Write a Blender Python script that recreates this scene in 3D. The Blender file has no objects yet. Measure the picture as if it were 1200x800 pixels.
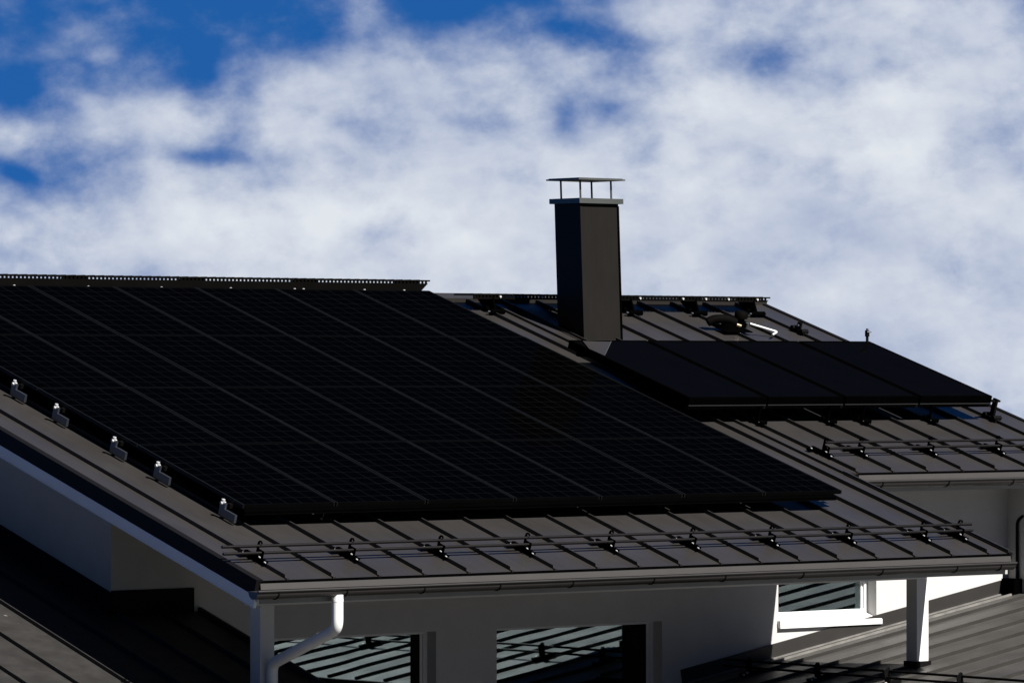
import bpy, math, random
from mathutils import Vector, Matrix
random.seed(7)
S = bpy.context.scene
COL = S.collection
R = math.radians

# ------------------------------------------------------------------ measures
SL = 0.30287                      # pitch of the main roof (17.4 degrees)
cS, sS = math.cos(SL), math.sin(SL)
TP = math.tan(SL)
GZ = -5.6                         # ground; z = 0 is the main eave
XB, XR = 9.145, 13.372            # right verge of the front roof, right verge of the rear part
RIDGE = 8.72                      # slope length to the ridge
E2 = 2.50                         # slope position of the set-back eave
SEAM0, SEAMP = 0.313, 0.5035
YW = 3.2                          # front wall plane
XG = 0.672                        # gable wall plane
XI = 12.377                       # inner corner on the right
LK, LZ, LX = 0.168, -1.1905, 8.86  # terrace roof on the right: z = LZ + LK*(x-LX)
AL = math.atan(LK)
PZ = -1.444                       # lower left roof: z = PZ + TP*y
SUN = Vector((0.178, -1.0, 1.0)).normalized()

def RF(x, s, h=0.0):
    return Vector((x, s * cS - h * sS, s * sS + h * cS))
def LR(x, y, h=0.0):              # lower right roof frame, x measured along world X
    return Vector((x - h * math.sin(AL), y, LZ + LK * (x - LX) + h * math.cos(AL)))
def PL(x, y, h=0.0):              # lower left roof frame, y measured along world Y
    return Vector((x, y - h * sS, PZ + TP * y + h * cS))

# ------------------------------------------------------------------ mesh builder
class MB:
    def __init__(self, fn=None):
        self.v, self.f, self.m, self.sm = [], [], [], []
        self.fn = fn or (lambda x, y, z: Vector((x, y, z)))
    def add(self, pts, faces, mi=0, smooth=False, raw=False):
        o = len(self.v)
        for p in pts:
            self.v.append(Vector(p) if raw else self.fn(*p))
        for f in faces:
            self.f.append([o + i for i in f]); self.m.append(mi); self.sm.append(smooth)
    def box(self, x0, x1, y0, y1, z0, z1, mi=0):
        p = [(x0,y0,z0),(x1,y0,z0),(x1,y1,z0),(x0,y1,z0),(x0,y0,z1),(x1,y0,z1),(x1,y1,z1),(x0,y1,z1)]
        self.add(p, [(0,3,2,1),(4,5,6,7),(0,1,5,4),(1,2,6,5),(2,3,7,6),(3,0,4,7)], mi)
    def quad(self, a, b, c, d, mi=0):
        self.add([a, b, c, d], [(0,1,2,3)], mi)
    def prism_x(self, prof, x0, x1, mi=0, smooth=False):   # closed (y,z) profile swept along x
        n = len(prof)
        p = [(x0, y, z) for y, z in prof] + [(x1, y, z) for y, z in prof]
        self.add(p, [(i, (i+1) % n, n+(i+1) % n, n+i) for i in range(n)], mi, smooth)
        self.add(p[:n], [tuple(range(n-1, -1, -1))], mi); self.add(p[n:], [tuple(range(n))], mi)
    def prism_y(self, prof, y0, y1, mi=0):
        n = len(prof)
        p = [(x, y0, z) for x, z in prof] + [(x, y1, z) for x, z in prof]
        self.add(p, [(i, n+i, n+(i+1) % n, (i+1) % n) for i in range(n)], mi)
        self.add(p[:n], [tuple(range(n))], mi); self.add(p[n:], [tuple(range(n-1, -1, -1))], mi)
    def tube(self, pts, r, n=12, mi=0, cap=True):
        pts = [self.fn(*p) for p in pts]
        rs = r if isinstance(r, (list, tuple)) else [r] * len(pts)
        ring = []; up = None
        for i, p in enumerate(pts):
            t = (pts[min(i+1, len(pts)-1)] - pts[max(i-1, 0)]).normalized()
            if up is None:
                up = Vector((0,0,1)) if abs(t.z) < .9 else Vector((1,0,0))
            a = t.cross(up).normalized(); b = a.cross(t).normalized(); up = b
            ring += [p + (a*math.cos(2*math.pi*k/n) + b*math.sin(2*math.pi*k/n))*rs[i] for k in range(n)]
        fs = [(i*n+k, i*n+(k+1) % n, (i+1)*n+(k+1) % n, (i+1)*n+k) for i in range(len(pts)-1) for k in range(n)]
        self.add(ring, fs, mi, True, raw=True)
        if cap:
            self.add(ring[:n], [tuple(range(n-1, -1, -1))], mi, raw=True); self.add(ring[-n:], [tuple(range(n))], mi, raw=True)
    def cyl(self, p0, p1, r, n=12, mi=0):
        self.tube([p0, p1], r, n, mi)
    def build(self, name, mats, parent=None, local=False):
        me = bpy.data.meshes.new(name)
        off = Vector((0,0,0))
        if parent is not None and not local:
            q = parent
            while q is not None:
                off += q.location; q = q.parent
        me.from_pydata([v - off for v in self.v], [], self.f)
        for m in (mats if isinstance(mats, (list, tuple)) else [mats]):
            me.materials.append(m)
        for p, mi, s in zip(me.polygons, self.m, self.sm):
            p.material_index = mi; p.use_smooth = s
        me.validate(); me.update()
        o = bpy.data.objects.new(name, me); COL.objects.link(o)
        if parent is not None:
            o.parent = parent
        return o

def arc(c, r, a0, a1, n):
    return [(c[0] + r*math.cos(a0+(a1-a0)*i/n), c[1] + r*math.sin(a0+(a1-a0)*i/n)) for i in range(n+1)]
def bend(pts, rad, k=6):           # polyline with rounded corners
    pts = [Vector(p) for p in pts]; out = [pts[0]]
    for i in range(1, len(pts)-1):
        a, b, c = pts[i-1], pts[i], pts[i+1]
        u = (a-b).normalized(); w = (c-b).normalized()
        p0, p2 = b+u*rad, b+w*rad
        for j in range(k+1):
            t = j/k; out.append(p0*(1-t)**2 + b*2*t*(1-t) + p2*t*t)
    out.append(pts[-1]); return [tuple(p) for p in out]

def tag(o, label, cat, group=None, kind=None):
    if label: o['label'] = label
    if cat: o['category'] = cat
    if group: o['group'] = group
    if kind: o['kind'] = kind
    return o
def thing(name, label, cat, loc=(0,0,0), rot=(0,0,0), group=None):
    o = bpy.data.objects.new(name, None); COL.objects.link(o)
    o.location = loc; o.rotation_euler = rot; o.empty_display_size = .2
    return tag(o, label, cat, group)
def copy_tree(o, parent=None):
    c = o.copy(); COL.objects.link(c)
    if parent is not None: c.parent = parent
    for ch in o.children: copy_tree(ch, c)
    return c

# ------------------------------------------------------------------ materials
def mat(name, base, rough=.5, spec=.5, metal=0.0, var=.12, scale=3.0, stretch=(1,1,1), bump=0.0, bscale=8.0,
        specks=None, coat=0.0, streak=0.0, rvar=0.0):
    m = bpy.data.materials.new(name); m.use_nodes = True
    nt = m.node_tree; N, L = nt.nodes, nt.links
    b = N['Principled BSDF']
    b.inputs['Roughness'].default_value = rough; b.inputs['Specular IOR Level'].default_value = spec
    b.inputs['Metallic'].default_value = metal; b.inputs['Coat Weight'].default_value = coat
    tc = N.new('ShaderNodeTexCoord'); mp = N.new('ShaderNodeMapping'); mp.inputs['Scale'].default_value = stretch
    L.new(tc.outputs['Object'], mp.inputs['Vector'])
    n = N.new('ShaderNodeTexNoise'); n.inputs['Scale'].default_value = scale; n.inputs['Detail'].default_value = 6
    n.inputs['Roughness'].default_value = .6
    L.new(mp.outputs['Vector'], n.inputs['Vector'])
    ramp = N.new('ShaderNodeValToRGB')
    ramp.color_ramp.elements[0].position = .3; ramp.color_ramp.elements[1].position = .7
    ramp.color_ramp.elements[0].color = [c*(1-var) for c in base] + [1]
    ramp.color_ramp.elements[1].color = [min(1, c*(1+var)) for c in base] + [1]
    L.new(n.outputs['Fac'], ramp.inputs['Fac']); out = ramp.outputs['Color']
    if streak:                                             # dirt that has run down the sheet
        mp2 = N.new('ShaderNodeMapping'); mp2.inputs['Scale'].default_value = streak_scale(stretch)
        L.new(tc.outputs['Object'], mp2.inputs['Vector'])
        n2 = N.new('ShaderNodeTexNoise'); n2.inputs['Scale'].default_value = 6; n2.inputs['Detail'].default_value = 5
        L.new(mp2.outputs['Vector'], n2.inputs['Vector'])
        mr = N.new('ShaderNodeMapRange'); mr.inputs[1].default_value = .35; mr.inputs[2].default_value = .75
        mr.inputs[3].default_value = 1-streak; mr.inputs[4].default_value = 1+streak
        L.new(n2.outputs['Fac'], mr.inputs[0])
        vm = N.new('ShaderNodeVectorMath'); vm.operation = 'SCALE'
        L.new(out, vm.inputs[0]); L.new(mr.outputs[0], vm.inputs['Scale']); out = vm.outputs[0]
    if specks:                                             # droppings and dust flecks
        vo = N.new('ShaderNodeTexVoronoi'); vo.inputs['Scale'].default_value = specks[0]; vo.inputs['Randomness'].default_value = 1
        L.new(tc.outputs['Object'], vo.inputs['Vector'])
        n3 = N.new('ShaderNodeTexNoise'); n3.inputs['Scale'].default_value = 30
        L.new(tc.outputs['Object'], n3.inputs['Vector'])
        ad = N.new('ShaderNodeMath'); ad.operation = 'MULTIPLY_ADD'; ad.inputs[1].default_value = .08
        L.new(n3.outputs['Fac'], ad.inputs[0]); L.new(vo.outputs['Distance'], ad.inputs[2])
        lt = N.new('ShaderNodeMapRange'); lt.inputs[1].default_value = specks[1]+.04; lt.inputs[2].default_value = specks[1]
        lt.inputs[3].default_value = 0; lt.inputs[4].default_value = 1
        L.new(ad.outputs[0], lt.inputs[0])
        mx = N.new('ShaderNodeMixRGB'); mx.inputs['Color2'].default_value = list(specks[2]) + [1]
        L.new(lt.outputs[0], mx.inputs['Fac']); L.new(out, mx.inputs['Color1']); out = mx.outputs['Color']
    L.new(out, b.inputs['Base Color'])
    if rvar:
        mr = N.new('ShaderNodeMapRange'); mr.inputs[3].default_value = rough-rvar; mr.inputs[4].default_value = rough+rvar
        mr.inputs[1].default_value = .3; mr.inputs[2].default_value = .7
        L.new(n.outputs['Fac'], mr.inputs[0]); L.new(mr.outputs[0], b.inputs['Roughness'])
    if bump:
        nb = N.new('ShaderNodeTexNoise'); nb.inputs['Scale'].default_value = bscale; nb.inputs['Detail'].default_value = 4
        L.new(mp.outputs['Vector'], nb.inputs['Vector'])
        bp = N.new('ShaderNodeBump'); bp.inputs['Strength'].default_value = 1; bp.inputs['Distance'].default_value = bump
        L.new(nb.outputs['Fac'], bp.inputs['Height']); L.new(bp.outputs['Normal'], b.inputs['Normal'])
    return m
def streak_scale(st): return (4.0, .35, .35)

M = {}
M['roof'] = mat('coated roof sheet', (.0255,.0234,.0226), .42, .34, var=.07, scale=1.3, bump=.010, bscale=1.6, streak=.07, rvar=.06)
M['roof_old'] = mat('weathered roof sheet', (.056,.054,.050), .45, .4, var=.16, scale=2.2, bump=.008, bscale=2.0, specks=(1.3,.045,(.30,.30,.28)), rvar=.08)
M['roof_left'] = mat('dusty roof sheet', (.0265,.0255,.0245), .5, .25, var=.18, scale=5.0, bump=.006, bscale=2.5, specks=(2.4,.05,(.18,.18,.17)), rvar=.08)
M['trim'] = mat('dark flashing', (.0050,.0046,.0046), .6, .08, var=.15)
M['flash_old'] = mat('grey apron flashing', (.020,.0185,.017), .5, .4, var=.15, specks=(3.0,.04,(.30,.30,.28)))
M['eave_strip'] = mat('eave flashing', (.042,.0395,.038), .45, .5, var=.08)
M['gutter'] = mat('coated gutter', (.024,.022,.0215), .38, .5, var=.08)
M['wall'] = mat('light plaster', (.475,.470,.464), .9, .15, var=.04, scale=4, bump=.002, bscale=60)
M['white'] = mat('white paint', (.66,.66,.66), .5, .4, var=.03)
M['board'] = mat('sky-tinted barge board', (.60,.74,.97), .16, 1.0, metal=.6, var=.05, scale=2, coat=1.0)  # white board; the sky's blue reflection is put into its base colour
M['pipe'] = mat('white coated pipe', (.80,.80,.80), .35, .5, var=.05)
M['soffit'] = mat('soffit boards', (.35,.35,.34), .7, .2, var=.08, stretch=(1,10,1))
M['chim'] = mat('chimney cladding', (.0100,.0091,.0080), .6, .08, var=.07, scale=2.0, bump=.004, bscale=2.0, streak=.06)
M['zinc'] = mat('grey metal sheet', (.050,.055,.054), .5, .3, metal=.1, var=.12)
M['matte_black2'] = mat('black collector frame', (.0007,.0007,.0007), .7, .0, var=.2)
M['walk'] = mat('black coated walkway steel', (.0020,.0019,.0018), .7, .02, var=.2)
M['matte_black'] = mat('matte black', (.0007,.0007,.0007), .7, .0, var=.2)
M['rib_old'] = mat('weathered rib', (.026,.0245,.0225), .5, .3, var=.2)
M['fold'] = mat('sunlit folded edge', (.16,.155,.145), .4, .5, var=.3, scale=6)  # sunlit bright line of the fold, put into a lighter colour
M['black'] = mat('black coated steel', (.0030,.0028,.0028), .6, .06, var=.15)
M['rail_paint'] = mat('dark rail paint', (.0032,.0027,.0027), .5, .2, var=.1)
M['bolt'] = mat('bright bolt', (.55,.555,.56), .3, .6, metal=.25, var=.04)
M['alu'] = mat('aluminium bracket', (.16,.18,.21), .35, .5, metal=.9, var=.12)
M['frame_long'] = mat('black anodised frame', (.0045,.0048,.0045), .6, .12, var=.2)
M['frame_short'] = mat('black frame edge', (.0012,.0012,.0012), .6, .02, var=.2)
M['curtain'] = mat('pale curtain', (.16,.155,.15), .9, .1, var=.15, scale=14, stretch=(1,1,.02))
M['dark_room'] = mat('dark interior', (.006,.0056,.0054), .9, .1, var=.2)
M['brass'] = mat('brass fitting', (.55,.42,.28), .3, .5, metal=1.0, var=.1)
M['ground'] = mat('meadow ground', (.06,.062,.045), .95, .1, var=.4, scale=.15)
M['terrace'] = mat('terrace boards', (.03,.027,.024), .7, .2, var=.25, stretch=(1,12,1))

def dark_glass(name, base, gloss, rough, lines=None, tint=(1,1,1)):
    m = bpy.data.materials.new(name); m.use_nodes = True
    nt = m.node_tree; N, L = nt.nodes, nt.links
    N.remove(N['Principled BSDF']); out = N['Material Output']
    d = N.new('ShaderNodeBsdfDiffuse'); d.inputs['Color'].default_value = list(base)+[1]
    g = N.new('ShaderNodeBsdfGlossy'); g.inputs['Roughness'].default_value = rough; g.inputs['Color'].default_value = list(tint)+[1]
    tc = N.new('ShaderNodeTexCoord')
    if lines:
        pu, pv, w, lc = lines                              # cell pitch, line width, line colour
        sp = N.new('ShaderNodeSeparateXYZ'); L.new(tc.outputs['Object'], sp.inputs[0])
        ms = []
        for ax, p, ww in (('X', pu, w*1.0), ('Y', pv, w)):
            a = N.new('ShaderNodeMath'); a.operation = 'PINGPONG'; a.inputs[1].default_value = p/2
            L.new(sp.outputs[ax], a.inputs[0])
            c = N.new('ShaderNodeMath'); c.operation = 'LESS_THAN'; c.inputs[1].default_value = ww/2
            L.new(a.outputs[0], c.inputs[0]); ms.append(c)
        mxm = N.new('ShaderNodeMath'); mxm.operation = 'MAXIMUM'
        L.new(ms[0].outputs[0], mxm.inputs[0]); L.new(ms[1].outputs[0], mxm.inputs[1])
        no = N.new('ShaderNodeTexNoise'); no.inputs['Scale'].default_value = 2.5
        L.new(tc.outputs['Object'], no.inputs['Vector'])
        mul = N.new('ShaderNodeMath'); mul.operation = 'MULTIPLY'
        L.new(mxm.outputs[0], mul.inputs[0]); L.new(no.outputs['Fac'], mul.inputs[1])
        mx = N.new('ShaderNodeMixRGB'); mx.inputs['Color1'].default_value = list(base)+[1]; mx.inputs['Color2'].default_value = list(lc)+[1]
        L.new(mul.outputs[0], mx.inputs['Fac']); L.new(mx.outputs['Color'], d.inputs['Color'])
    else:
        no = N.new('ShaderNodeTexNoise'); no.inputs['Scale'].default_value = 3
        L.new(tc.outputs['Object'], no.inputs['Vector'])
        mx = N.new('ShaderNodeMixRGB'); mx.inputs['Color1'].default_value = [c*.8 for c in base]+[1]; mx.inputs['Color2'].default_value = [c*1.2 for c in base]+[1]
        L.new(no.outputs['Fac'], mx.inputs['Fac']); L.new(mx.outputs['Color'], d.inputs['Color'])
    mix = N.new('ShaderNodeMixShader'); mix.inputs['Fac'].default_value = gloss
    L.new(d.outputs[0], mix.inputs[1]); L.new(g.outputs[0], mix.inputs[2]); L.new(mix.outputs[0], out.inputs['Surface'])
    return m
M['cells'] = dark_glass('black solar cells under glass', (.0003,.0003,.0004), .004, .08, (1.006/6, 1.690/10, .010, (.0055,.0058,.0061)))
M['collector_glass'] = dark_glass('dark collector glass', (.0011,.0011,.0014), .010, .03)
def window_glass():
    m = bpy.data.materials.new('coated window glass'); m.use_nodes = True
    nt = m.node_tree; N, L = nt.nodes, nt.links
    N.remove(N['Principled BSDF']); out = N['Material Output']
    t = N.new('ShaderNodeBsdfTransparent'); t.inputs['Color'].default_value = (.55,.58,.58,1)
    g = N.new('ShaderNodeBsdfGlossy'); g.inputs['Roughness'].default_value = .0; g.inputs['Color'].default_value = (.78,.95,1.0,1)
    tc = N.new('ShaderNodeTexCoord'); no = N.new('ShaderNodeTexNoise'); no.inputs['Scale'].default_value = .9; no.inputs['Detail'].default_value = 1
    L.new(tc.outputs['Object'], no.inputs['Vector'])
    bp = N.new('ShaderNodeBump'); bp.inputs['Distance'].default_value = .0012; L.new(no.outputs['Fac'], bp.inputs['Height'])
    L.new(bp.outputs['Normal'], g.inputs['Normal'])
    mix = N.new('ShaderNodeMixShader'); mix.inputs['Fac'].default_value = .33
    L.new(t.outputs[0], mix.inputs[1]); L.new(g.outputs[0], mix.inputs[2]); L.new(mix.outputs[0], out.inputs['Surface'])
    return m
M['glass'] = window_glass()

# ------------------------------------------------------------------ ground (falls gently away from the house)
g = MB(); rings = [0, 12, 30, 60, 120, 250, 500, 1000, 2000, 4000]; n = 48
pts = [(5, 6, GZ)]
for r in rings[1:]:
    z = GZ - max(0, r-25)*.03
    pts += [(5+r*math.cos(2*math.pi*k/n), 6+r*math.sin(2*math.pi*k/n), z) for k in range(n)]
fs = [(0, 1+k, 1+(k+1) % n) for k in range(n)]
for i in range(len(rings)-2):
    fs += [(1+i*n+k, 1+(i+1)*n+k, 1+(i+1)*n+(k+1) % n, 1+i*n+(k+1) % n) for k in range(n)]
g.add(pts, fs, 0, True)
tag(g.build('ground', M['ground']), 'green meadow ground falling away around the house', 'ground', kind='structure')

# ------------------------------------------------------------------ the house
house = thing('house', 'light plastered house with dark standing seam roof, chimney and covered terrace', 'house', (0,0,GZ))
back_y = 2*RIDGE*cS
ridge_z = RIDGE*sS
def mirror(x, s, h=0.0):           # rear slope
    p = RF(x, s, h); return Vector((p.x, back_y-p.y, p.z))

m = MB(RF)                          # front slope: one folded sheet, ribs included
m.box(0, XB, 0, E2, -.022, 0); m.box(0, XR, E2, RIDGE, -.022, 0)
k = 0
while SEAM0 + k*SEAMP < XR-.1:
    x = SEAM0 + k*SEAMP; s0 = .004 if x < XB else E2+.004
    if abs(x-XB) > .1:
        hh = .036 + random.uniform(-.003,.003)
        p = [(x-.007,s0+.02,0),(x+.007,s0+.02,0),(x+.007,RIDGE-.08,0),(x-.007,RIDGE-.08,0),
             (x-.007,s0+.035,hh),(x+.007,s0+.035,hh),(x+.007,RIDGE-.10,hh),(x-.007,RIDGE-.10,hh)]
        m.add(p, [(4,5,6,7),(0,1,5,4),(1,2,6,5),(2,3,7,6),(3,0,4,7)])
        m.box(x-.014, x+.012, s0-.012, s0+.02, -.03, .014)      # folded seam end
    k += 1
m.box(XB-.008, XB+.012, .01, E2-.02, .0, .034); m.box(XB-.012, XB+.014, E2-.016, RIDGE-.1, .001, .028)
roof = m.build('roof', M['roof'], house)
m = MB(mirror)
m.box(0, XR, -.2, RIDGE, -.022, 0)
for k in range(27): m.box(SEAM0+k*SEAMP-.007, SEAM0+k*SEAMP+.007, 0, RIDGE-.08, 0, .034)
m.build('rear_roof', M['roof'], house)
m = MB(RF)
m.add([(-.03,RIDGE-.17,.040),(XR+.03,RIDGE-.17,.040),(XR+.03,RIDGE-.17,.0),(-.03,RIDGE-.17,.0)], [(0,3,2,1)])
p = [RF(-.03,RIDGE-.17,.04), RF(XR+.03,RIDGE-.17,.04), RF(XR+.03,RIDGE,.05), RF(-.03,RIDGE,.05), mirror(XR+.03,RIDGE-.17,.04), mirror(-.03,RIDGE-.17,.04)]
m.add(p, [(0,1,2,3),(3,2,4,5)], raw=True)
m.build('ridge_cap', M['roof'], roof)

# soffit slab under the sheet
m = MB(RF)
m.box(.04, XB-.03, .03, E2-.004, -.17, -.026); m.box(.04, XR-.05, E2+.03, RIDGE-.03, -.17, -.026)
m.build('soffit', M['soffit'], house)
m = MB(mirror); m.box(.04, XR-.05, 0, RIDGE-.03, -.17, -.026); m.build('soffit', M['soffit'], house)

# verge flashings and barge boards
def verge(fn, x_out, x_in, s0, s1):
    a, b = sorted((x_out, x_in)); q = MB(fn); q.box(a, b, s0, s1, -.125, .014); return q.build('verge_flashing', M['trim'], house)
verge(RF, -.035, .035, -.02, RIDGE)
verge(mirror, -.035, .035, -.2, RIDGE)
verge(RF, XB-.02, XB+.03, -.02, E2-.05)
verge(RF, XR-.035, XR+.03, E2-.02, RIDGE)
verge(mirror, XR-.035, XR+.03, -.2, RIDGE)
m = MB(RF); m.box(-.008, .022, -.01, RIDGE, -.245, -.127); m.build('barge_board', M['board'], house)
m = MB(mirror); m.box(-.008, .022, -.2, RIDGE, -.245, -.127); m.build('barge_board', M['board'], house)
m = MB(RF); m.box(XB-.012, XB+.006, -.01, E2-.06, -.20, -.127); m.build('barge_board', M['trim'], house)
m = MB(RF); m.box(XR-.012, XR+.01, E2, RIDGE, -.245, -.127); m.build('barge_board', M['white'], house)

# eaves: drip strip and half round gutters
def eave(x0, x1, s, brackets):
    o = RF(0, s); oy, oz = o.y, o.z
    e = MB(); e.prism_x([(oy-.018,oz-.020),(oy-.006,oz-.014),(oy-.006,oz-.072),(oy-.026,oz-.078)], x0+.01, x1-.01)
    e.prism_x([(oy-.024,oz-.019),(oy-.001,oz-.013),(oy-.001,oz-.001),(oy-.020,oz-.008)], x0+.01, x1-.01, 1)  # black strip painted in for the shadow gap below the roof edge
    e.build('eave_strip', [M['eave_strip'], M['matte_black']], house)
    f = MB(); f.box(x0+.03, x1-.03, oy+.004, oy+.028, oz-.20, oz-.028); f.build('fascia_board', M['soffit'], house)
    c = (oy-.075, oz-.088); r = .068
    outer = arc(c, r, math.pi, 2*math.pi, 12); inner = arc(c, r-.006, 2*math.pi, math.pi, 12)
    gm = MB(); gm.prism_x(outer+inner, x0-.11, x1-.055, smooth=False)
    gm.tube([(x0-.11, c[0]-r-.004, c[1]+.002), (x1-.055, c[0]-r-.004, c[1]+.002)], .011, 10)   # rolled lip
    for xx in (x0-.11, x1-.060):                                                            # end caps
        gm.prism_x(arc(c, r-.007, math.pi, 2*math.pi, 12), xx+.001, xx+.004)
    gu = gm.build('gutter', M['gutter'], house)
    for x in brackets:
        b = MB(); b.prism_x(arc(c, r+.007, math.pi*.93, 2*math.pi, 12)+arc(c, r+.001, 2*math.pi, math.pi*.93, 12), x-.006, x+.006)
        b.build('gutter_bracket', M['trim'], gu)
    return gu
eave(0, XB+.015, 0, [.12,.86,1.72,2.58,3.43,4.40,5.28,6.27,7.30,8.30,8.90])
eave(9.36, XR, E2, [9.60,10.55,11.50,12.45,13.2])

# walls -------------------------------------------------------------
def roof_under(y): return TP*y - .172/cS
wins = [(2.30, 4.498, -2.35, -.735), (5.259, 7.421, -2.35, -.738), (9.016, 10.418, -.815, -.30)]
xs = sorted({XG, XI} | {w[0] for w in wins} | {w[1] for w in wins})
zs = sorted({GZ, roof_under(YW)} | {w[2] for w in wins} | {w[3] for w in wins})
m = MB()
for i in range(len(xs)-1):
    for j in range(len(zs)-1):
        cx, cz = (xs[i]+xs[i+1])/2, (zs[j]+zs[j+1])/2
        if any(w[0] < cx < w[1] and w[2] < cz < w[3] for w in wins): continue
        m.quad((xs[i],YW,zs[j]),(xs[i+1],YW,zs[j]),(xs[i+1],YW,zs[j+1]),(xs[i],YW,zs[j+1]))
RD = .20
for (a,b,c,d) in wins:
    m.quad((a,YW,c),(a,YW,d),(a,YW+RD,d),(a,YW+RD,c)); m.quad((b,YW,c),(b,YW+RD,c),(b,YW+RD,d),(b,YW,d))
    m.quad((a,YW,d),(b,YW,d),(b,YW+RD,d),(a,YW+RD,d)); m.quad((a,YW,c),(a,YW+RD,c),(b,YW+RD,c),(b,YW,c))
# gable end walls, return wall on the right, rear wall
yb = back_y-.6; ym = back_y/2
top = ridge_z-.172/cS
for X, fl in ((XG, 1), (XR-.4, 0)):
    p = [(X,YW if X == XG else 2.75,GZ),(X,yb,GZ),(X,yb,roof_under(back_y-yb)),(X,ym,top),(X,YW if X == XG else 2.75,roof_under(YW if X == XG else 2.75))]
    m.add(p, [tuple(range(5))] if not fl else [tuple(range(4,-1,-1))])
m.quad((XI,YW,GZ),(XI,YW,roof_under(YW)),(XI,2.75,roof_under(2.75)),(XI,2.75,GZ))
m.quad((XI,2.75,GZ),(XR-.4,2.75,GZ),(XR-.4,2.75,roof_under(2.75)),(XI,2.75,roof_under(2.75)))
m.quad((XG,yb,GZ),(XG,yb,roof_under(back_y-yb)),(XR-.4,yb,roof_under(back_y-yb)),(XR-.4,yb,GZ))
wall = m.build('wall', M['wall'], house)

# windows: frame, pane, sill, curtain; a dark room behind each
def window(a, b, c, d, sill, curtains, dark_strip=0):
    y = YW+RD-.07; f = MB()
    w = .055
    f.box(a+.004,a+w,y,y+.06,c+.004,d-.004); f.box(b-w,b-.004,y,y+.06,c+.004,d-.004)
    f.box(a+w,b-w,y,y+.06,d-.03,d-.004); f.box(a+w,b-w,y,y+.06,c+.004,c+.10)
    f.box(a+w,a+w+.03,y+.018,y+.05,c+.10,d-.03); f.box(b-w-.03,b-w,y+.018,y+.05,c+.10,d-.03)
    fr = f.build('window', M['white'], house)
    p = MB(); p.box(a+w+.03, b-w-.03, y+.030, y+.036, c+.10, d-.03); p.build('pane', M['glass'], fr)
    if dark_strip:
        q = MB(); q.box(b-w-.03-dark_strip, b-w-.031, y+.020, y+.028, c+.10, d-.031); q.build('dark_strip', M['dark_room'], fr)  # dark matte strip over the right end of the pane
    if sill:
        s = MB(); s.prism_x([(YW+RD-.06,c+.06),(YW+RD-.06,c+.03),(YW-.030,c-.055),(YW-.045,c-.055),(YW-.045,c-.010),(YW-.040,c-.002)], a-.01, b+.045)
        s.box(a-.012,a+.004,YW-.045,YW+.0,c-.002,c+.025)
        s.build('sill', M['white'], fr)
    for (x0,x1,mt) in curtains:
        q = MB(); nn = 14
        for i in range(nn):
            u0, u1 = x0+(x1-x0)*i/nn, x0+(x1-x0)*(i+1)/nn
            q.quad((u0,y+.16+.025*(i%2),c),(u1,y+.16+.025*((i+1)%2),c),(u1,y+.16+.025*((i+1)%2),d),(u0,y+.16+.025*(i%2),d))
        q.build('curtain', mt, fr)
    rm = MB()
    x0,x1,y0,y1,z0,z1 = a-.3,b+.3,YW+RD+.001,YW+2.5,c-.3,d+.15
    rm.quad((x0,y1,z0),(x1,y1,z0),(x1,y1,z1),(x0,y1,z1)); rm.quad((x0,y0,z0),(x0,y1,z0),(x0,y1,z1),(x0,y0,z1))
    rm.quad((x1,y0,z0),(x1,y0,z1),(x1,y1,z1),(x1,y1,z0)); rm.quad((x0,y0,z0),(x1,y0,z0),(x1,y1,z0),(x0,y1,z0)); rm.quad((x0,y0,z1),(x0,y1,z1),(x1,y1,z1),(x1,y0,z1))
    rm.build('room', M['dark_room'], fr)
window(*wins[0], False, [], .10)
window(*wins[1], False, [], .30)
window(*wins[2], True, [(10.26,10.55,M['curtain'])])

# porch beam, posts
m = MB(); m.box(.77, 9.10, 1.10, 1.25, -.285, roof_under(1.1)+.03-.02); m.build('beam', M['white'], house)
def post(x0, x1, zb):
    q = MB(); q.box(x0, x1, 1.105, 1.255, zb, -.287); o = q.build('porch_post', M['white'], house); return o
post(.835, .99, GZ)
pr = post(8.965, 9.125, LZ+LK*(9.04-LX)+.04)
m = MB(); z = LZ+LK*(9.04-LX); m.box(8.945, 9.145, 1.085, 1.275, z-.04, z+.055); m.build('base_flashing', M['trim'], pr)

# downpipe from the gutter back to the post
m = MB(); m.tube(bend([(.795,-.078,-.14),(.795,-.078,-.44),(.915,1.035,-.80),(.915,1.035,-5.5)], .085, 8), .052, 16)
for z in (-.19, -1.9, -3.6):
    m.tube([(.795,-.078,z+.012),(.795,-.078,z-.012)] if z > -1 else [(.915,1.035,z+.02),(.915,1.035,z-.02)], .054, 16)
dp = m.build('downpipe', M['pipe'], house)
m = MB(); m.box(.86,.97,1.06,1.10,-1.62,-1.58); m.build('pipe_clip', M['white'], dp)
# dark downpipe at the inner corner on the right
m = MB(); m.tube(bend([(12.62,2.42,.60),(12.62,2.42,.42),(12.357,3.04,.20),(12.357,3.04,-.50)], .08, 6), .017, 12); m.build('downpipe', M['trim'], house)
m = MB(); m.box(12.25,12.372,2.98,3.17,-.60,-.445); m.build('corner_flashing', M['matte_black'], house)

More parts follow.
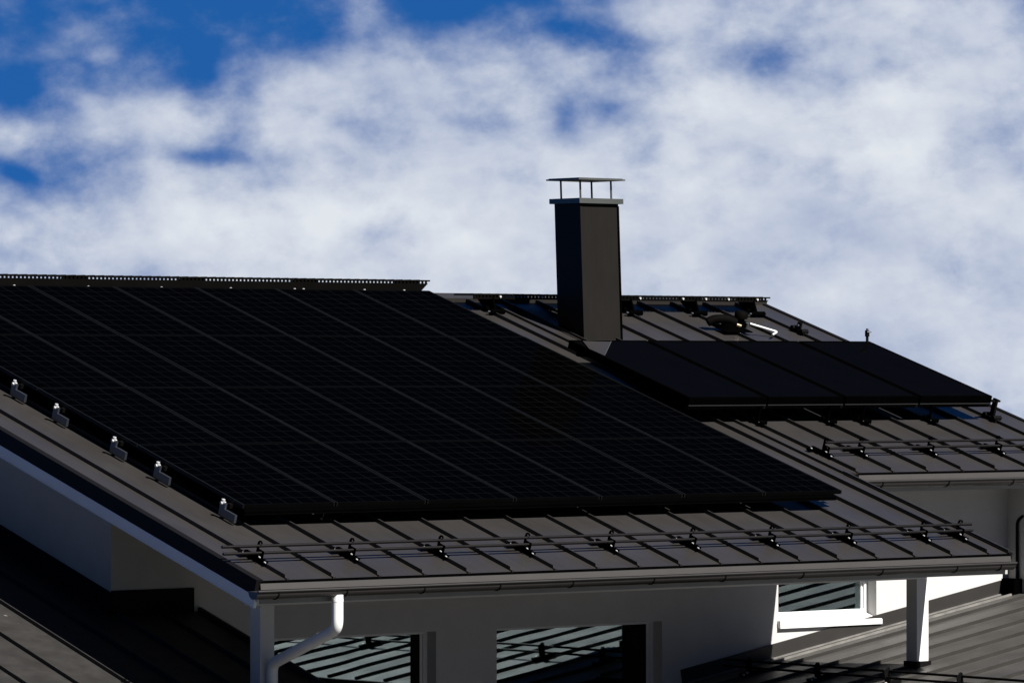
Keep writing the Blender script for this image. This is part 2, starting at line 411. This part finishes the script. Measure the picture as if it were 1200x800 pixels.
# lower left roof (same pitch as the main one) -------------------------
m = MB(PL)
m.box(-4.2, 1.66, -1.6, YW-.004, -.022, 0); m.box(-4.2, XG-.004, YW-.004, 9.5, -.022, 0)
x = -.285-.5035*7
while x < 1.6:
    y1 = 9.4 if x < XG-.02 else YW-.02
    m.box(x-.007, x+.007, -1.58, y1, 0, .034); x += .5035
m.box(1.645, 1.672, -1.6, YW-.01, -.10, .045)
lr = m.build('side_roof', M['roof_left'], house)
m = MB()
m.box(XG, 1.60, YW-.020, YW-.002, PZ+TP*YW-.05, -.225)
m.add([(XG-.02,YW,PZ+TP*YW-.05),(XG-.02,9.4,PZ+TP*9.4-.05),(XG-.02,9.4,PZ+TP*9.4+.20),(XG-.02,YW-.02,PZ+TP*YW+.20),
       (XG-.002,YW,PZ+TP*YW-.05),(XG-.002,9.4,PZ+TP*9.4-.05),(XG-.002,9.4,PZ+TP*9.4+.20),(XG-.002,YW-.02,PZ+TP*YW+.20)],
      [(0,3,2,1),(4,5,6,7),(3,7,6,2),(0,4,7,3)])
m.build('wall_flashing', M['trim'], lr)
m = MB(); m.box(-3.9, 1.45, -1.3, YW-.05, GZ, PZ-TP*1.3-.03); m.box(-3.9, XG-.05, YW-.04, 9.2, GZ, PZ+TP*3.1-.03); m.build('side_wall', M['wall'], house)

# lower right roof, rising to the right --------------------------------
m = MB(LR)
m.box(7.69, XI-.004, -7.5, YW-.004, -.022, 0); m.box(XI-.002, 15.2, -7.5, 2.745, -.022, 0)
y = 2.72
while y > -7.4:
    m.box(7.72, 15.1 if y < 2.7 else XI-.03, y-.006, y+.006, 0, .034, 1); y -= .5035
y = 1.7135
while y > -7.4:
    m.box(6.83, 7.715, y-.006, y+.006, 0, .034, 1); y -= .5035
m.box(6.80, 7.689, -7.5, 2.2, -.022, -.0005)
lrr = m.build('terrace_roof', [M['roof_old'], M['rib_old']], house)
m = MB(LR)
m.box(7.69, XI-.005, YW-.022, YW-.002, .0, .150)
m.build('wall_flashing', M['flash_old'], lrr)
m = MB(LR); m.box(7.75, XI-.15, YW-.055, YW-.023, .002, .014); m.box(8.70, XI-.15, YW-.21, YW-.19, .002, .024)
m.build('flashing_fold', M['fold'], lrr)
m = MB(LR)
m.box(7.66, 7.688, 2.21, YW-.004, -.20, .012); m.box(6.77, 6.798, -7.5, 2.2, -.20, .012); m.build('verge_flashing', M['trim'], lrr)
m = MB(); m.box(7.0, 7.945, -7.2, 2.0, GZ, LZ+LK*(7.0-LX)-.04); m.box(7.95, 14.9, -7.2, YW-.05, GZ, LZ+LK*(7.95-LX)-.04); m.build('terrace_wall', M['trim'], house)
m = MB(); m.box(1.46, 6.99, -7.2, YW-.01, -3.05, -2.9); m.build('terrace_floor', M['terrace'], house)

# chimney ------------------------------------------------------------
cx0, cx1, cy0, cy1 = 9.415, 9.966, 6.77, 7.21
def lean(x, y, z): return Vector((x-.020*(z-2.1), y+.022*(z-2.1), z))
m = MB(lean)
m.box(cx0, cx1, cy0, cy1, 1.9, 3.622)
m.box(cx0-.004, cx0+.03, cy0-.004, cy0+.03, 2.0, 3.60)  # folded corners
ch = m.build('chimney', M['chim'], house)
m = MB(lean); m.box(cx0-.04, cx1+.042, cy0-.04, cy1+.04, 3.624, 3.680); m.build('crown', M['zinc'], ch)
for (px, py) in ((.055,.055),(.50,.055),(.055,.385),(.50,.385)):
    q = MB(lean); q.cyl((cx0+px, cy0+py, 3.685), (cx0+px, cy0+py, 3.88), .011, 8); q.build('cowl_leg', M['zinc'], ch)
m = MB(lean); m.box(cx0-.06, cx1+.062, cy0-.06, cy1+.06, 3.880, 3.896); m.box(cx0-.04, cx1+.04, cy0-.04, cy1+.04, 3.896, 3.904)
m.build('cowl_plate', M['zinc'], ch)
m = MB(RF); sN, sF = cy0/cS, cy1/cS
m.box(cx0-.07, cx1+.07, sN-.28, sN+.13, .002, .008); m.box(cx0-.07, cx0-.002, sN+.13, sF+.18, .002, .008); m.box(cx1+.03, cx1+.07, sN+.13, sF+.18, .002, .008)
m.build('base_flashing', M['roof'], ch)
m = MB(lean); m.box(cx1-.022, cx1+.006, cy0-.006, cy0+.02, 2.0, 3.60); m.build('corner_trim', M['matte_black'], ch)

# ------------------------------------------------------------------ solar array
PWp, PHp = 1.05, 1.726
AX0, AS0, AH = 0.768, 1.4006, 0.20
PW, PH = 1.030, 1.712
def make_panel():
    r = thing('photovoltaic_module', 'x', 'solar panel', group='black solar panels of the large array')
    f = MB(); w = .012; t = .036
    f.box(0, w, 0, PH, -t, 0, 0); f.box(PW-w, PW, 0, PH, -t, 0, 0)
    f.box(w, PW-w, 0, w, -t, 0, 1); f.box(w, PW-w, PH-w, PH, -t, 0, 1)
    f.build('frame', [M['frame_long'], M['frame_short']], r, local=True)
    c = MB(); c.box(w, PW-w, w, PH-w, -.008, -.003); o = c.build('cell_glass', M['cells'], r, local=True)
    b = MB(); b.box(PW/2-.05, PW/2+.05, PH-.16, PH-.08, -.03, -.010); b.build('junction_box', M['black'], r, local=True)
    return r
proto = make_panel()
rows = ['lowest row', 'second lowest row', 'second highest row', 'top row']
nth = ['rightmost', 'second from right', 'third from right', 'exactly midway along', 'third from left', 'second from left', 'leftmost']
for r_ in range(4):
    for c_ in range(7):
        o = proto if (r_ == 0 and c_ == 0) else copy_tree(proto)
        o.location = RF(AX0+c_*PWp+.010, AS0+r_*PHp+.007, AH+random.uniform(-.002,.002)); o.rotation_euler = (SL+random.uniform(-.0006,.0006), 0, 0)
        o['label'] = 'black solar panel in the %s of the large array, %s' % (rows[r_], nth[6-c_])

t = thing('shade_strip', 'added black strip for the shadow along the lower edge of the large solar array', 'trim', RF(AX0, 1.37, 0), (SL,0,0))  # added strip, no real part; widens the dark shadow band under the panels
q = MB(); q.prism_x([(-.018,.118),(.075,.118),(.075,.162),(-.006,.162),(-.018,.150)], 0, 7*PWp-.12)
q.build('strip_body', M['matte_black'], t, local=True)
q = MB(); q.box(0, 7*PWp-.12, -.024, -.019, .120, .126); q.build('strip_lip', M['frame_short'], t, local=True)

# mounting rails: the left ends stick out and carry a bright clamp
def make_rail():
    r = thing('mounting_rail', 'x', 'rail', group='rails under the large solar array')
    L_ = 7*PWp
    b = MB(); b.box(-.03, L_+.035, -.020, .020, .118, .158); b.build('bar', M['black'], r, local=True)
    p = MB(); p.box(-.055, -.031, -.150, .100, .025, .098); p.box(-.055, -.031, .020, .100, .098, .150); p.build('end_plate', M['alu'], r, local=True)
    q = MB(); q.tube([(-.075,.065,.142),(-.025,.065,.142)], .014, 10); q.tube([(-.050,.065,.150),(-.050,.065,.178)], .017, 8)
    q.build('clamp', M['bolt'], r, local=True)
    for i in (1, 3, 5, 6):
        x = SEAM0-AX0+SEAMP*(2*i+1)
        k = MB(); k.box(x-.03, x+.03, -.03, .03, .012, .117); k.build('seam_clamp', M['black'], r, local=True)
    e = MB(); e.box(L_+.036, L_+.05, -.03, .03, .12, .165); e.build('end_cap', M['alu'], r, local=True)
    return r
rp = make_rail()
rail_s = [1.56, 2.62, 3.35, 4.35, 5.09, 6.08, 6.82, 7.80]
rl = ['lowest, nearest the eave','second up from the eave','third up from the eave','fourth up from the eave','fifth up from the eave','third down from the ridge','second down from the ridge','uppermost, nearest the ridge']
for i, s in enumerate(rail_s):
    o = rp if i == 0 else copy_tree(rp)
    o.location = RF(AX0, s, 0); o.rotation_euler = (SL,0,0)
    o['label'] = 'dark mounting rail with bright end clamp under solar array, ' + rl[i]

# ------------------------------------------------------------------ solar collectors
CWp, CW, CL, CH = 1.113, 1.083, 2.03, .30
def make_collector():
    r = thing('solar_collector', 'x', 'solar collector', group='flat solar collectors in front of the chimney')
    f = MB(); w = .030; t = .085
    f.box(0,w,0,CL,-t,0); f.box(CW-w,CW,0,CL,-t,0); f.box(w,CW-w,0,w,-t,0); f.box(w,CW-w,CL-w,CL,-t,0)
    f.box(w,CW-w,w,CL-w,-t,-t+.01)
    f.build('frame', M['matte_black2'], r, local=True)
    c = MB(); c.box(w,CW-w,w,CL-w,-.012,-.004); c.build('glass', M['collector_glass'], r, local=True)
    b = MB(); b.box(.0,CW,-.006,-.001,-t-.002,-t+.006); b.build('edge_trim', M['alu_dark'], r, local=True)
    return r
M['alu_dark'] = mat('grey edge trim', (.022,.022,.023), .4, .4, var=.1)
cp = make_collector()
cl = ['leftmost of the four, beside the chimney foot', 'second from the left', 'second from the right', 'rightmost of the four']
for i in range(4):
    o = cp if i == 0 else copy_tree(cp)
    o.location = RF(8.335+i*CWp+.015, 4.10, CH); o.rotation_euler = (SL,0,0)
    o['label'] = 'dark flat solar collector on the rear roof, ' + cl[i]
# thin sheet added to draw the grey patch on the collectors' upper left corner
t = thing('grey_patch', 'small grey patch made as a sheet on the collectors at the foot of the chimney', 'metal sheet', RF(8.34, 5.55, .302), (SL,0,0))
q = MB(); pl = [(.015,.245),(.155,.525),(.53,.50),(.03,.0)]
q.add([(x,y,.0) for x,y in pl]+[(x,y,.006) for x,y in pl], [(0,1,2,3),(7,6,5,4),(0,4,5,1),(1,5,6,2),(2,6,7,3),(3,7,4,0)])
q.build('patch_sheet', M['roof'], t, local=True)
q = MB(); q.tube([(.53,.50,.008),(.03,.0,.008)], .005, 6); q.build('patch_edge', M['zinc'], t, local=True)
# its two carrying rails on feet
def collector_rail(s, label):
    r = thing('collector_rail', label, 'rail', RF(8.34, s, 0), (SL,0,0), 'rails under the solar collectors')
    b = MB(); b.box(.02, 4.45, -.0, .04, .170, .210); b.build('bar', M['black'], r, local=True)
    for kk in (18, 20, 21, 23):
        xs_ = SEAM0+SEAMP*kk-8.34
        f = MB(); f.box(xs_-.010, xs_+.010, -.02, -.002, .03, .20); f.box(xs_-.028, xs_+.028, -.13, .05, .005, .045)
        f.tube([(xs_-.05,-.09,.05),(xs_+.05,-.09,.05)], .022, 8); f.tube([(xs_-.05,.03,.05),(xs_+.05,.03,.05)], .022, 8)
        ft = f.build('foot', M['matte_black'], r, local=True)
        bb = MB(); bb.tube([(xs_-.062,-.09,.05),(xs_-.048,-.09,.05)], .008, 8); bb.build('bolt', M['alu'], ft, local=True)
    return r
collector_rail(4.12, 'black rail on feet along the lower edge of the solar collectors')
collector_rail(5.95, 'black rail on feet under the upper edge of the solar collectors')
# end clamp at the collectors' lower right corner
t = thing('end_clamp', 'black end clamp at the lower right corner of the solar collectors', 'clamp', RF(SEAM0+SEAMP*25, 4.16, 0), (SL,0,0))
q = MB(); q.box(-.015,.015,-.03,.03,.03,.25); q.box(-.10,.06,-.02,.02,.215,.235); q.build('arm', M['black'], t, local=True)
q = MB(); q.box(-.04,.04,-.10,.10,.0,.05); q.tube([(-.06,-.07,.05),(.06,-.07,.05)],.028,8); q.tube([(-.06,.07,.05),(.06,.07,.05)],.028,8); q.build('foot', M['black'], t, local=True)
# seam clamp above the collectors
t = thing('seam_clamp', 'small black seam clamp on bare roof above the right collectors', 'clamp', RF(12.90, 7.42, 0), (SL,0,0))
q = MB(); q.box(-.03,.03,-.12,.10,.0,.05); q.tube([(-.05,-.09,.045),(.05,-.09,.045)],.03,10); q.tube([(-.05,.07,.045),(.05,.07,.045)],.03,10); q.box(-.012,.012,-.03,.03,.04,.13)
q.build('body', M['black'], t, local=True)
q = MB(); q.tube([(-.035,0,.09),(-.012,0,.09)],.016,8); q.build('bolt', M['alu'], t, local=True)
# air valve on the collectors' upper right corner
t = thing('air_valve', 'small upright air valve at the upper right corner of the collectors', 'valve', RF(12.72, 6.10, .26), (0,0,0))
q = MB(); q.tube([(0,0,0),(0,0,.10)], .016, 10); q.tube([(0,0,.10),(0,0,.17)], .026, 10); q.build('body', M['black'], t, local=True)
q = MB(); q.tube([(0,0,.171),(0,0,.19)], .014, 10); q.tube([(-.02,-.02,.15),(.035,-.03,.155)], .009, 8); q.build('cap', M['alu'], t, local=True)
# pipe entry for the collectors
t = thing('pipe_entry', 'black roof pipe entry with capped vent and brass fitting behind the collectors', 'pipe', RF(11.85, 7.45, 0), (SL,0,0))
q = MB(); q.box(-.16,.24,-.14,.14,.036,.048); q.tube([(-.02,.0,.045),(-.02,.0,.08),(-.02,.0,.11)], [.10,.085,.065], 14); q.tube([(.22,.08,.045),(.22,.08,.10)], [.085,.065], 14)
q.build('boot', M['matte_black'], t, local=True)
q = MB(); q.tube(bend([(.06,-.02,.115),(-.06,.02,.150),(-.20,.06,.135),(-.27,.08,.09)], .05, 6), .052, 12)
q.build('insulated_pipe', M['walk'], t, local=True)
q = MB(); q.tube([(.22,.08,.09),(.22,.08,.15)], .05, 12); q.tube([(.22,.08,.15),(.22,.08,.21),(.22,.08,.225)], [.078,.078,.05], 14)
q.build('vent_cap', M['walk'], t, local=True)
q = MB(); q.tube([(.05,-.05,.10),(.10,-.07,.09)], .026, 12); q.build('fitting', M['brass'], t, local=True)
q = MB(); q.tube([(.265,.0,.055),(.265,-.005,.11)], .024, 12); q.build('fitting', M['zinc'], t, local=True)
t = thing('metal_tube', 'thin bright metal tube lying bent on the roof behind the collectors', 'tube', RF(12.05, 7.28, 0), (SL,0,0))
q = MB(); q.tube(bend([(-.02,.04,.14),(.33,-.06,.075),(.20,-.13,.06)], .03, 5), .012, 10); q.build('tube', M['white'], t, local=True)

# ------------------------------------------------------------------ snow guards
def snow_guard(label, x0, x1, s, hooks):
    r = thing('snow_guard', label, 'snow guard', RF(x0, s, 0), (SL,0,0), 'snow guards on the roofs')
    for (ds, h, rr) in ((-.02,.150,.0135), (-.055,.098,.0135)):
        b = MB(); b.tube([(0,ds,h),(x1-x0,ds,h)], rr, 10); b.build('rail', M['rail_paint'], r, local=True)
    for X in hooks:
        x = X-x0; bk = MB()
        bk.box(x-.018,x+.018,-.15,.17,.012,.052)                    # clamp on the seam
        bk.box(x-.005,x+.005,-.085,.020,.058,.120); bk.box(x-.005,x+.005,-.004,.020,.120,.172)
        bk.tube([(x,.012,.168),(x,.0,.186),(x,-.022,.190),(x,-.038,.176)], .009, 6)     # hook over the upper rail
        bk.box(x-.10,x-.022,.105,.15,.016,.045)
        k = bk.build('bracket', M['matte_black'], r, local=True)
        for (bx,bs,bh) in ((-.030,-.075,.066),(-.026,-.158,.046),(-.085,.092,.052)):
            bo = MB(); bo.tube([(x+bx,bs-.012,bh),(x+bx,bs-.004,bh),(x+bx,bs+.008,bh)], [.004,.007,.007], 8); bo.build('bolt', M['bolt'], k, local=True)
    return r
snow_guard('twin rail snow guard along the front eave below the large solar array', -.10, 9.02, .48, [SEAM0+SEAMP*2*i for i in range(9)]+[SEAM0+SEAMP*17+.0])
snow_guard('shorter twin rail snow guard on the set back eave below the collectors', 9.36, 13.25, 3.06, [SEAM0+SEAMP*18, SEAM0+SEAMP*19, SEAM0+SEAMP*21, SEAM0+SEAMP*23, SEAM0+SEAMP*25])
# along the lower edge of the terrace roof
xg = 8.20
t = thing('snow_guard', 'black twin rail snow guard on lower roof at the foot of terrace post', 'snow guard', LR(xg, 3.0, 0), (0,-AL,0), 'snow guards on the roofs')
for (dx, h) in ((.02,.150), (-.03,.095)):
    b = MB(); b.tube([(dx,0.1,h),(dx,-9.5,h)], .0125, 10); b.build('rail', M['black'], t, local=True)
for i in range(10):
    y = -.28-i*1.007; bk = MB()
    bk.box(-.15,.15,y-.022,y+.022,.012,.055); bk.box(-.05,.03,y-.005,y+.005,.055,.175); bk.tube([(.03,y,.168),(.015,y,.186),(-.005,y,.186),(-.015,y,.174)], .009, 6)
    k = bk.build('bracket', M['black'], t, local=True)
    for bx, bh in ((-.07,.05),(-.12,.04)):
        bo = MB(); bo.tube([(bx,y-.036,bh),(bx,y-.02,bh)], .011, 8); bo.build('bolt', M['bolt'], k, local=True)

# ------------------------------------------------------------------ roof walkways along the ridge
def walkway(label, x0, x1, s, h, lip, legs, leg_s, dots):
    # deck is level: root not tilted
    base = RF(x0, s, 0)
    r = thing('roof_walkway', label, 'walkway', base, (0,0,0), 'steel walkways along the ridge')
    L_ = x1-x0; zt = h; d = MB()
    d.box(0, L_, 0, .34, zt-.010, zt)                               # deck plate
    pitch = .050
    nh = int(L_/pitch)
    for i in range(nh):                                             # webs between the holes of the front lip
        d.box(i*pitch, i*pitch+.028, -.008, -.001, zt-.034, zt-.012)
    d.box(0, L_, -.008, -.001, zt-.012, zt+.004)
    d.add([(0,-.008,zt-.034),(L_-.03,-.008,zt-.034),(L_-.03-(lip-.03)*1.1,-.008,zt-lip),(0,-.008,zt-lip),
           (0,-.001,zt-.034),(L_-.03,-.001,zt-.034),(L_-.03-(lip-.03)*1.1,-.001,zt-lip),(0,-.001,zt-lip)],
          [(3,2,1,0),(4,5,6,7),(0,1,5,4),(1,2,6,5),(2,3,7,6),(3,0,4,7)])
    for i in range(int(L_/.12)):                                    # anti-slip ridges
        d.box(i*.12, i*.12+.02, .01, .33, zt, zt+.008)
    d.build('deck', M['walk'], r, local=True)
    for X in legs:
        x = X-x0; f = RF(0, leg_s, 0)-base; b = MB()
        b.prism_x([(.0,zt-.012),(.30,zt-.012),(f.y+.16,f.z+.05),(f.y,f.z+.02)], x-.012, x+.012)
        b.box(x-.12,x+.12,.02,.05,zt-.05,zt-.0105)
        b.tube([(x-.10,f.y+.0,f.z+.045),(x+.10,f.y+.0,f.z+.045)], .030, 8)
        b.tube([(x-.07,f.y+.13,f.z+.08),(x+.07,f.y+.13,f.z+.08)], .030, 8)
        k = b.build('bracket', M['matte_black'], r, local=True)
        q = MB(); q.tube([(x-.13,f.y-.0,f.z+.045),(x-.10,f.y-.0,f.z+.045)], .012, 8); q.build('bolt', M['alu'], k, local=True)
    for X in dots:
        q = MB(); q.tube([(X-x0,-.024,zt-lip+.028),(X-x0,-.006,zt-lip+.028)], .013, 8); q.build('deck_bolt', M['bolt'], r, local=True)
    return r
walkway('perforated steel walkway on the ridge above the large solar array', -1.6, 8.27, 8.44, .262, .145,
        [-.9,.6,2.1,3.6,5.1,6.6,8.0], 8.50, [-.9,0.0,.93,1.85,2.80,3.72,4.65,5.55,6.4,6.52,7.35,7.9])
walkway('perforated steel walkway on the ridge of the rear roof behind chimney', 8.62, 13.06, 8.10, .215, .055,
        [8.90,10.92,11.90,12.80], 8.02, [9.0,9.6,10.4,11.05,11.7,12.05,12.4,12.85])

# ------------------------------------------------------------------ sun, sky, camera
YAW, PITCH, F = .6880245, .0046020572, 5523.06
CAM = Vector((-24.0457, -32.6869, 1.8683))
fwd = Vector((math.sin(YAW)*math.cos(PITCH), math.cos(YAW)*math.cos(PITCH), math.sin(PITCH)))
cd = bpy.data.cameras.new('camera'); cam = bpy.data.objects.new('camera', cd); COL.objects.link(cam)
cam.location = CAM; cam.rotation_euler = fwd.to_track_quat('-Z', 'Y').to_euler()
cd.sensor_width = 36; cd.lens = F/1200*36; cd.clip_end = 20000; cd.clip_start = .5
S.camera = cam

sd = bpy.data.lights.new('sun', 'SUN'); sun = bpy.data.objects.new('sun', sd); COL.objects.link(sun)
sd.energy = 5.0; sd.angle = R(.5); sd.color = (1.0, .955, .90)
sun.rotation_euler = SUN.to_track_quat('Z', 'Y').to_euler(); sun.location = (0,-20,30)

w = bpy.data.worlds.new('World'); S.world = w; w.use_nodes = True
nt = w.node_tree; N, L = nt.nodes, nt.links
bg = N['Background']
def math_(op, a, b=None, c=None):
    n = N.new('ShaderNodeMath'); n.operation = op
    for i, v in enumerate((a, b, c)):
        if v is None: continue
        if isinstance(v, (int, float)): n.inputs[i].default_value = v
        else: L.new(v, n.inputs[i])
    return n.outputs[0]
def vmath(op, a, b=None):
    n = N.new('ShaderNodeVectorMath'); n.operation = op
    for i, v in enumerate((a, b)):
        if v is None: continue
        if isinstance(v, (tuple, list, Vector)): n.inputs[i].default_value = tuple(v)
        else: L.new(v, n.inputs[i])
    return n.outputs['Value' if op == 'DOT_PRODUCT' else 'Vector']
tc = N.new('ShaderNodeTexCoord'); d = tc.outputs['Generated']
# polarised-looking deep sky: the sky node is read a little higher than the true elevation
sky = N.new('ShaderNodeTexSky'); sky.sky_type = 'NISHITA'; sky.sun_disc = False
sky.sun_elevation = math.asin(SUN.z); sky.sun_rotation = math.atan2(SUN.x, SUN.y)
sky.air_density = 1.0; sky.dust_density = .2; sky.ozone_density = 3.0; sky.altitude = 300
L.new(vmath('NORMALIZE', vmath('ADD', d, (0,0,.42))), sky.inputs['Vector'])
hs = N.new('ShaderNodeHueSaturation'); hs.inputs['Saturation'].default_value = 1.1
L.new(vmath('MULTIPLY', sky.outputs['Color'], (.46,.74,1.12)), hs.inputs['Color'])
# azimuth / elevation of the direction, in units of half a picture width (600 px = 6.2 degrees)
Fh = (math.sin(YAW), math.cos(YAW), 0); Rh = (math.cos(YAW), -math.sin(YAW), 0)
az = math_('ARCTAN2', vmath('DOT_PRODUCT', d, Rh), vmath('DOT_PRODUCT', d, Fh))
el = math_('ARCSINE', vmath('DOT_PRODUCT', d, (0,0,1)))
K = F/600
U, V = math_('MULTIPLY', az, K), math_('MULTIPLY', el, K)
cb = N.new('ShaderNodeCombineXYZ'); L.new(U, cb.inputs[0]); L.new(V, cb.inputs[1]); uv = cb.outputs[0]
def noise(scale, detail, rough, sxy=(1,1), off=(0,0,0), dist=0.0):
    mp = N.new('ShaderNodeMapping'); mp.inputs['Scale'].default_value = (sxy[0],sxy[1],1); mp.inputs['Location'].default_value = off
    mp.inputs['Rotation'].default_value = (0,0,R(-14))
    L.new(uv, mp.inputs['Vector'])
    n = N.new('ShaderNodeTexNoise'); n.inputs['Scale'].default_value = scale; n.inputs['Detail'].default_value = detail
    n.inputs['Roughness'].default_value = rough; n.inputs['Distortion'].default_value = dist
    L.new(mp.outputs[0], n.inputs['Vector']); return n.outputs['Fac']
def blob(px, py, rx, ry, a, rot=0):
    c = ((px-600)/600, (425.4-py)/600, 0)
    v = vmath('SUBTRACT', uv, c)
    if rot:
        vr = N.new('ShaderNodeVectorRotate'); vr.rotation_type = 'Z_AXIS'; vr.inputs['Angle'].default_value = R(rot)
        L.new(v, vr.inputs['Vector']); v = vr.outputs[0]
    v = vmath('MULTIPLY', v, (600/rx, 600/ry, 0))
    q = vmath('DOT_PRODUCT', v, v)
    return math_('MULTIPLY', math_('POWER', 2.71828, math_('MULTIPLY', q, -1.0)), a)
# where the cloud field is thick (+) and where the blue shows through (-): directions in the sky
BL = [(180,320,380,110,.42,0),(560,330,260,90,.30,0),(270,250,130,60,.16,0),(110,140,120,42,.30,-4),(200,135,60,30,.12,0),(335,105,85,52,.34,0),(390,150,110,70,.12,0),
      (480,110,110,70,.22,0),(560,200,160,110,.26,0),(640,300,260,90,.26,0),(930,230,330,170,.40,0),(1120,130,150,90,.24,0),(880,150,130,50,.14,0),
      (1150,330,220,140,.30,0),(1060,240,240,150,.12,0),(860,380,280,90,.36,0),(900,15,210,40,.20,0),(1090,30,160,40,.22,0),(600,60,110,50,.12,0),
      (120,48,80,30,.17,18),(430,22,40,24,.16,0),(780,90,110,60,.16,0),(440,270,150,70,.16,0),(1180,430,260,110,.42,0),
      (250,186,60,13,-.24,4),(408,146,75,15,-.20,18),(350,298,36,14,-.24,0),(25,205,34,12,-.22,22),(480,303,13,24,-.18,0),(300,215,40,10,-.08,0),
      (698,42,62,20,-.24,6),(660,140,22,42,-.20,-8),(708,128,26,16,-.16,0),(895,80,32,26,-.18,-25),(1135,64,32,9,-.14,6),(618,280,30,14,-.12,0),
      (820,278,46,12,-.12,8),(560,150,60,18,-.16,20),(470,190,60,14,-.12,16),(610,215,60,16,-.10,12),(1175,180,30,34,-.10,0),(960,330,70,14,-.07,4),(520,235,36,9,-.08,15),
      (22,112,66,30,-.22,28),(238,88,26,48,-.22,6),(255,24,150,52,-.22,0),(560,6,110,28,-.26,0),(40,30,70,40,-.10,0),(700,90,120,70,-.07,0),(590,130,70,50,-.06,0)]
bias = None
for b_ in BL:
    o_ = blob(*b_); bias = o_ if bias is None else math_('ADD', bias, o_)
bias = math_('MULTIPLY', math_('TANH', math_('MULTIPLY', bias, 2.3)), .46)
n1 = noise(5.6, 6, .52, (1,1.4), (3.1,1.7,0), .10)
n2 = noise(15.0, 8, .66, (1,1.25), (8,2,1), .15)
den = math_('ADD', math_('ADD', math_('MULTIPLY_ADD', n1, .78, .11), bias), math_('MULTIPLY', math_('SUBTRACT', n2, .5), .22))
mr = N.new('ShaderNodeMapRange'); mr.interpolation_type = 'SMOOTHSTEP'
mr.inputs[1].default_value = .37; mr.inputs[2].default_value = .93; L.new(den, mr.inputs[0])
view_mask = N.new('ShaderNodeMapRange'); view_mask.interpolation_type = 'SMOOTHSTEP'    # clouds kept to the view side, cutting fill light on the walls
view_mask.inputs[1].default_value = .90; view_mask.inputs[2].default_value = .975
L.new(vmath('DOT_PRODUCT', d, (Fh[0],Fh[1],.02)), view_mask.inputs[0])
cover = math_('MULTIPLY', mr.outputs[0], view_mask.outputs[0])
# cloud radiance: thick parts whiter, thin and shaded parts grey-blue
n3 = noise(4.5, 6, .55, (1,1.5), (1,9,4), .1)
shade = math_('ADD', math_('MULTIPLY', math_('SUBTRACT', n3, .5), .8), math_('ADD', math_('MULTIPLY', den, .62), blob(270,255,230,80,.16)))
shade = math_('ADD', shade, blob(1000,140,260,80,.12))
shade = math_('SUBTRACT', shade, blob(1060,370,260,110,.10))
ramp = N.new('ShaderNodeValToRGB'); L.new(shade, ramp.inputs['Fac'])
ramp.color_ramp.elements[0].position = .22; ramp.color_ramp.elements[1].position = .82
CB = 8.0
ramp.color_ramp.elements[0].color = (.40,.49,.73,1); ramp.color_ramp.elements[1].color = (.94,.99,1.06,1)
cs = N.new('ShaderNodeVectorMath'); cs.operation = 'SCALE'; cs.inputs['Scale'].default_value = CB; L.new(ramp.outputs['Color'], cs.inputs[0])
mx = N.new('ShaderNodeMixRGB'); L.new(cover, mx.inputs['Fac']); L.new(cs.outputs[0], mx.inputs['Color2'])
# clear sky dimmed away from the view side, to darken the shaded walls
dep = N.new('ShaderNodeMapRange'); dep.interpolation_type = 'SMOOTHSTEP'
dep.inputs[1].default_value = .45; dep.inputs[2].default_value = .96; dep.inputs[3].default_value = .20; dep.inputs[4].default_value = 1.0
L.new(vmath('DOT_PRODUCT', d, (Fh[0],Fh[1],.02)), dep.inputs[0])
dp2 = N.new('ShaderNodeMapRange'); dp2.interpolation_type = 'SMOOTHSTEP'  # added bright patch of unseen sky, to light the barge board
dp2.inputs[1].default_value = .925; dp2.inputs[2].default_value = 1.0; dp2.inputs[3].default_value = 0; dp2.inputs[4].default_value = 6.0
L.new(vmath('DOT_PRODUCT', d, (-.63,.776,.02)), dp2.inputs[0])
sc_ = N.new('ShaderNodeVectorMath'); sc_.operation = 'SCALE'; L.new(hs.outputs['Color'], sc_.inputs[0]); L.new(math_('ADD', dep.outputs[0], dp2.outputs[0]), sc_.inputs['Scale'])
L.new(sc_.outputs[0], mx.inputs['Color1'])
L.new(mx.outputs['Color'], bg.inputs['Color']); bg.inputs['Strength'].default_value = .05

S.view_settings.view_transform = 'Standard'; S.view_settings.look = 'None'
S.view_settings.exposure = 1.0; S.view_settings.gamma = 1
S.render.engine = 'CYCLES'
S.cycles.max_bounces = 6; S.cycles.use_denoising = True
S.render.resolution_x, S.render.resolution_y = 1024, 682
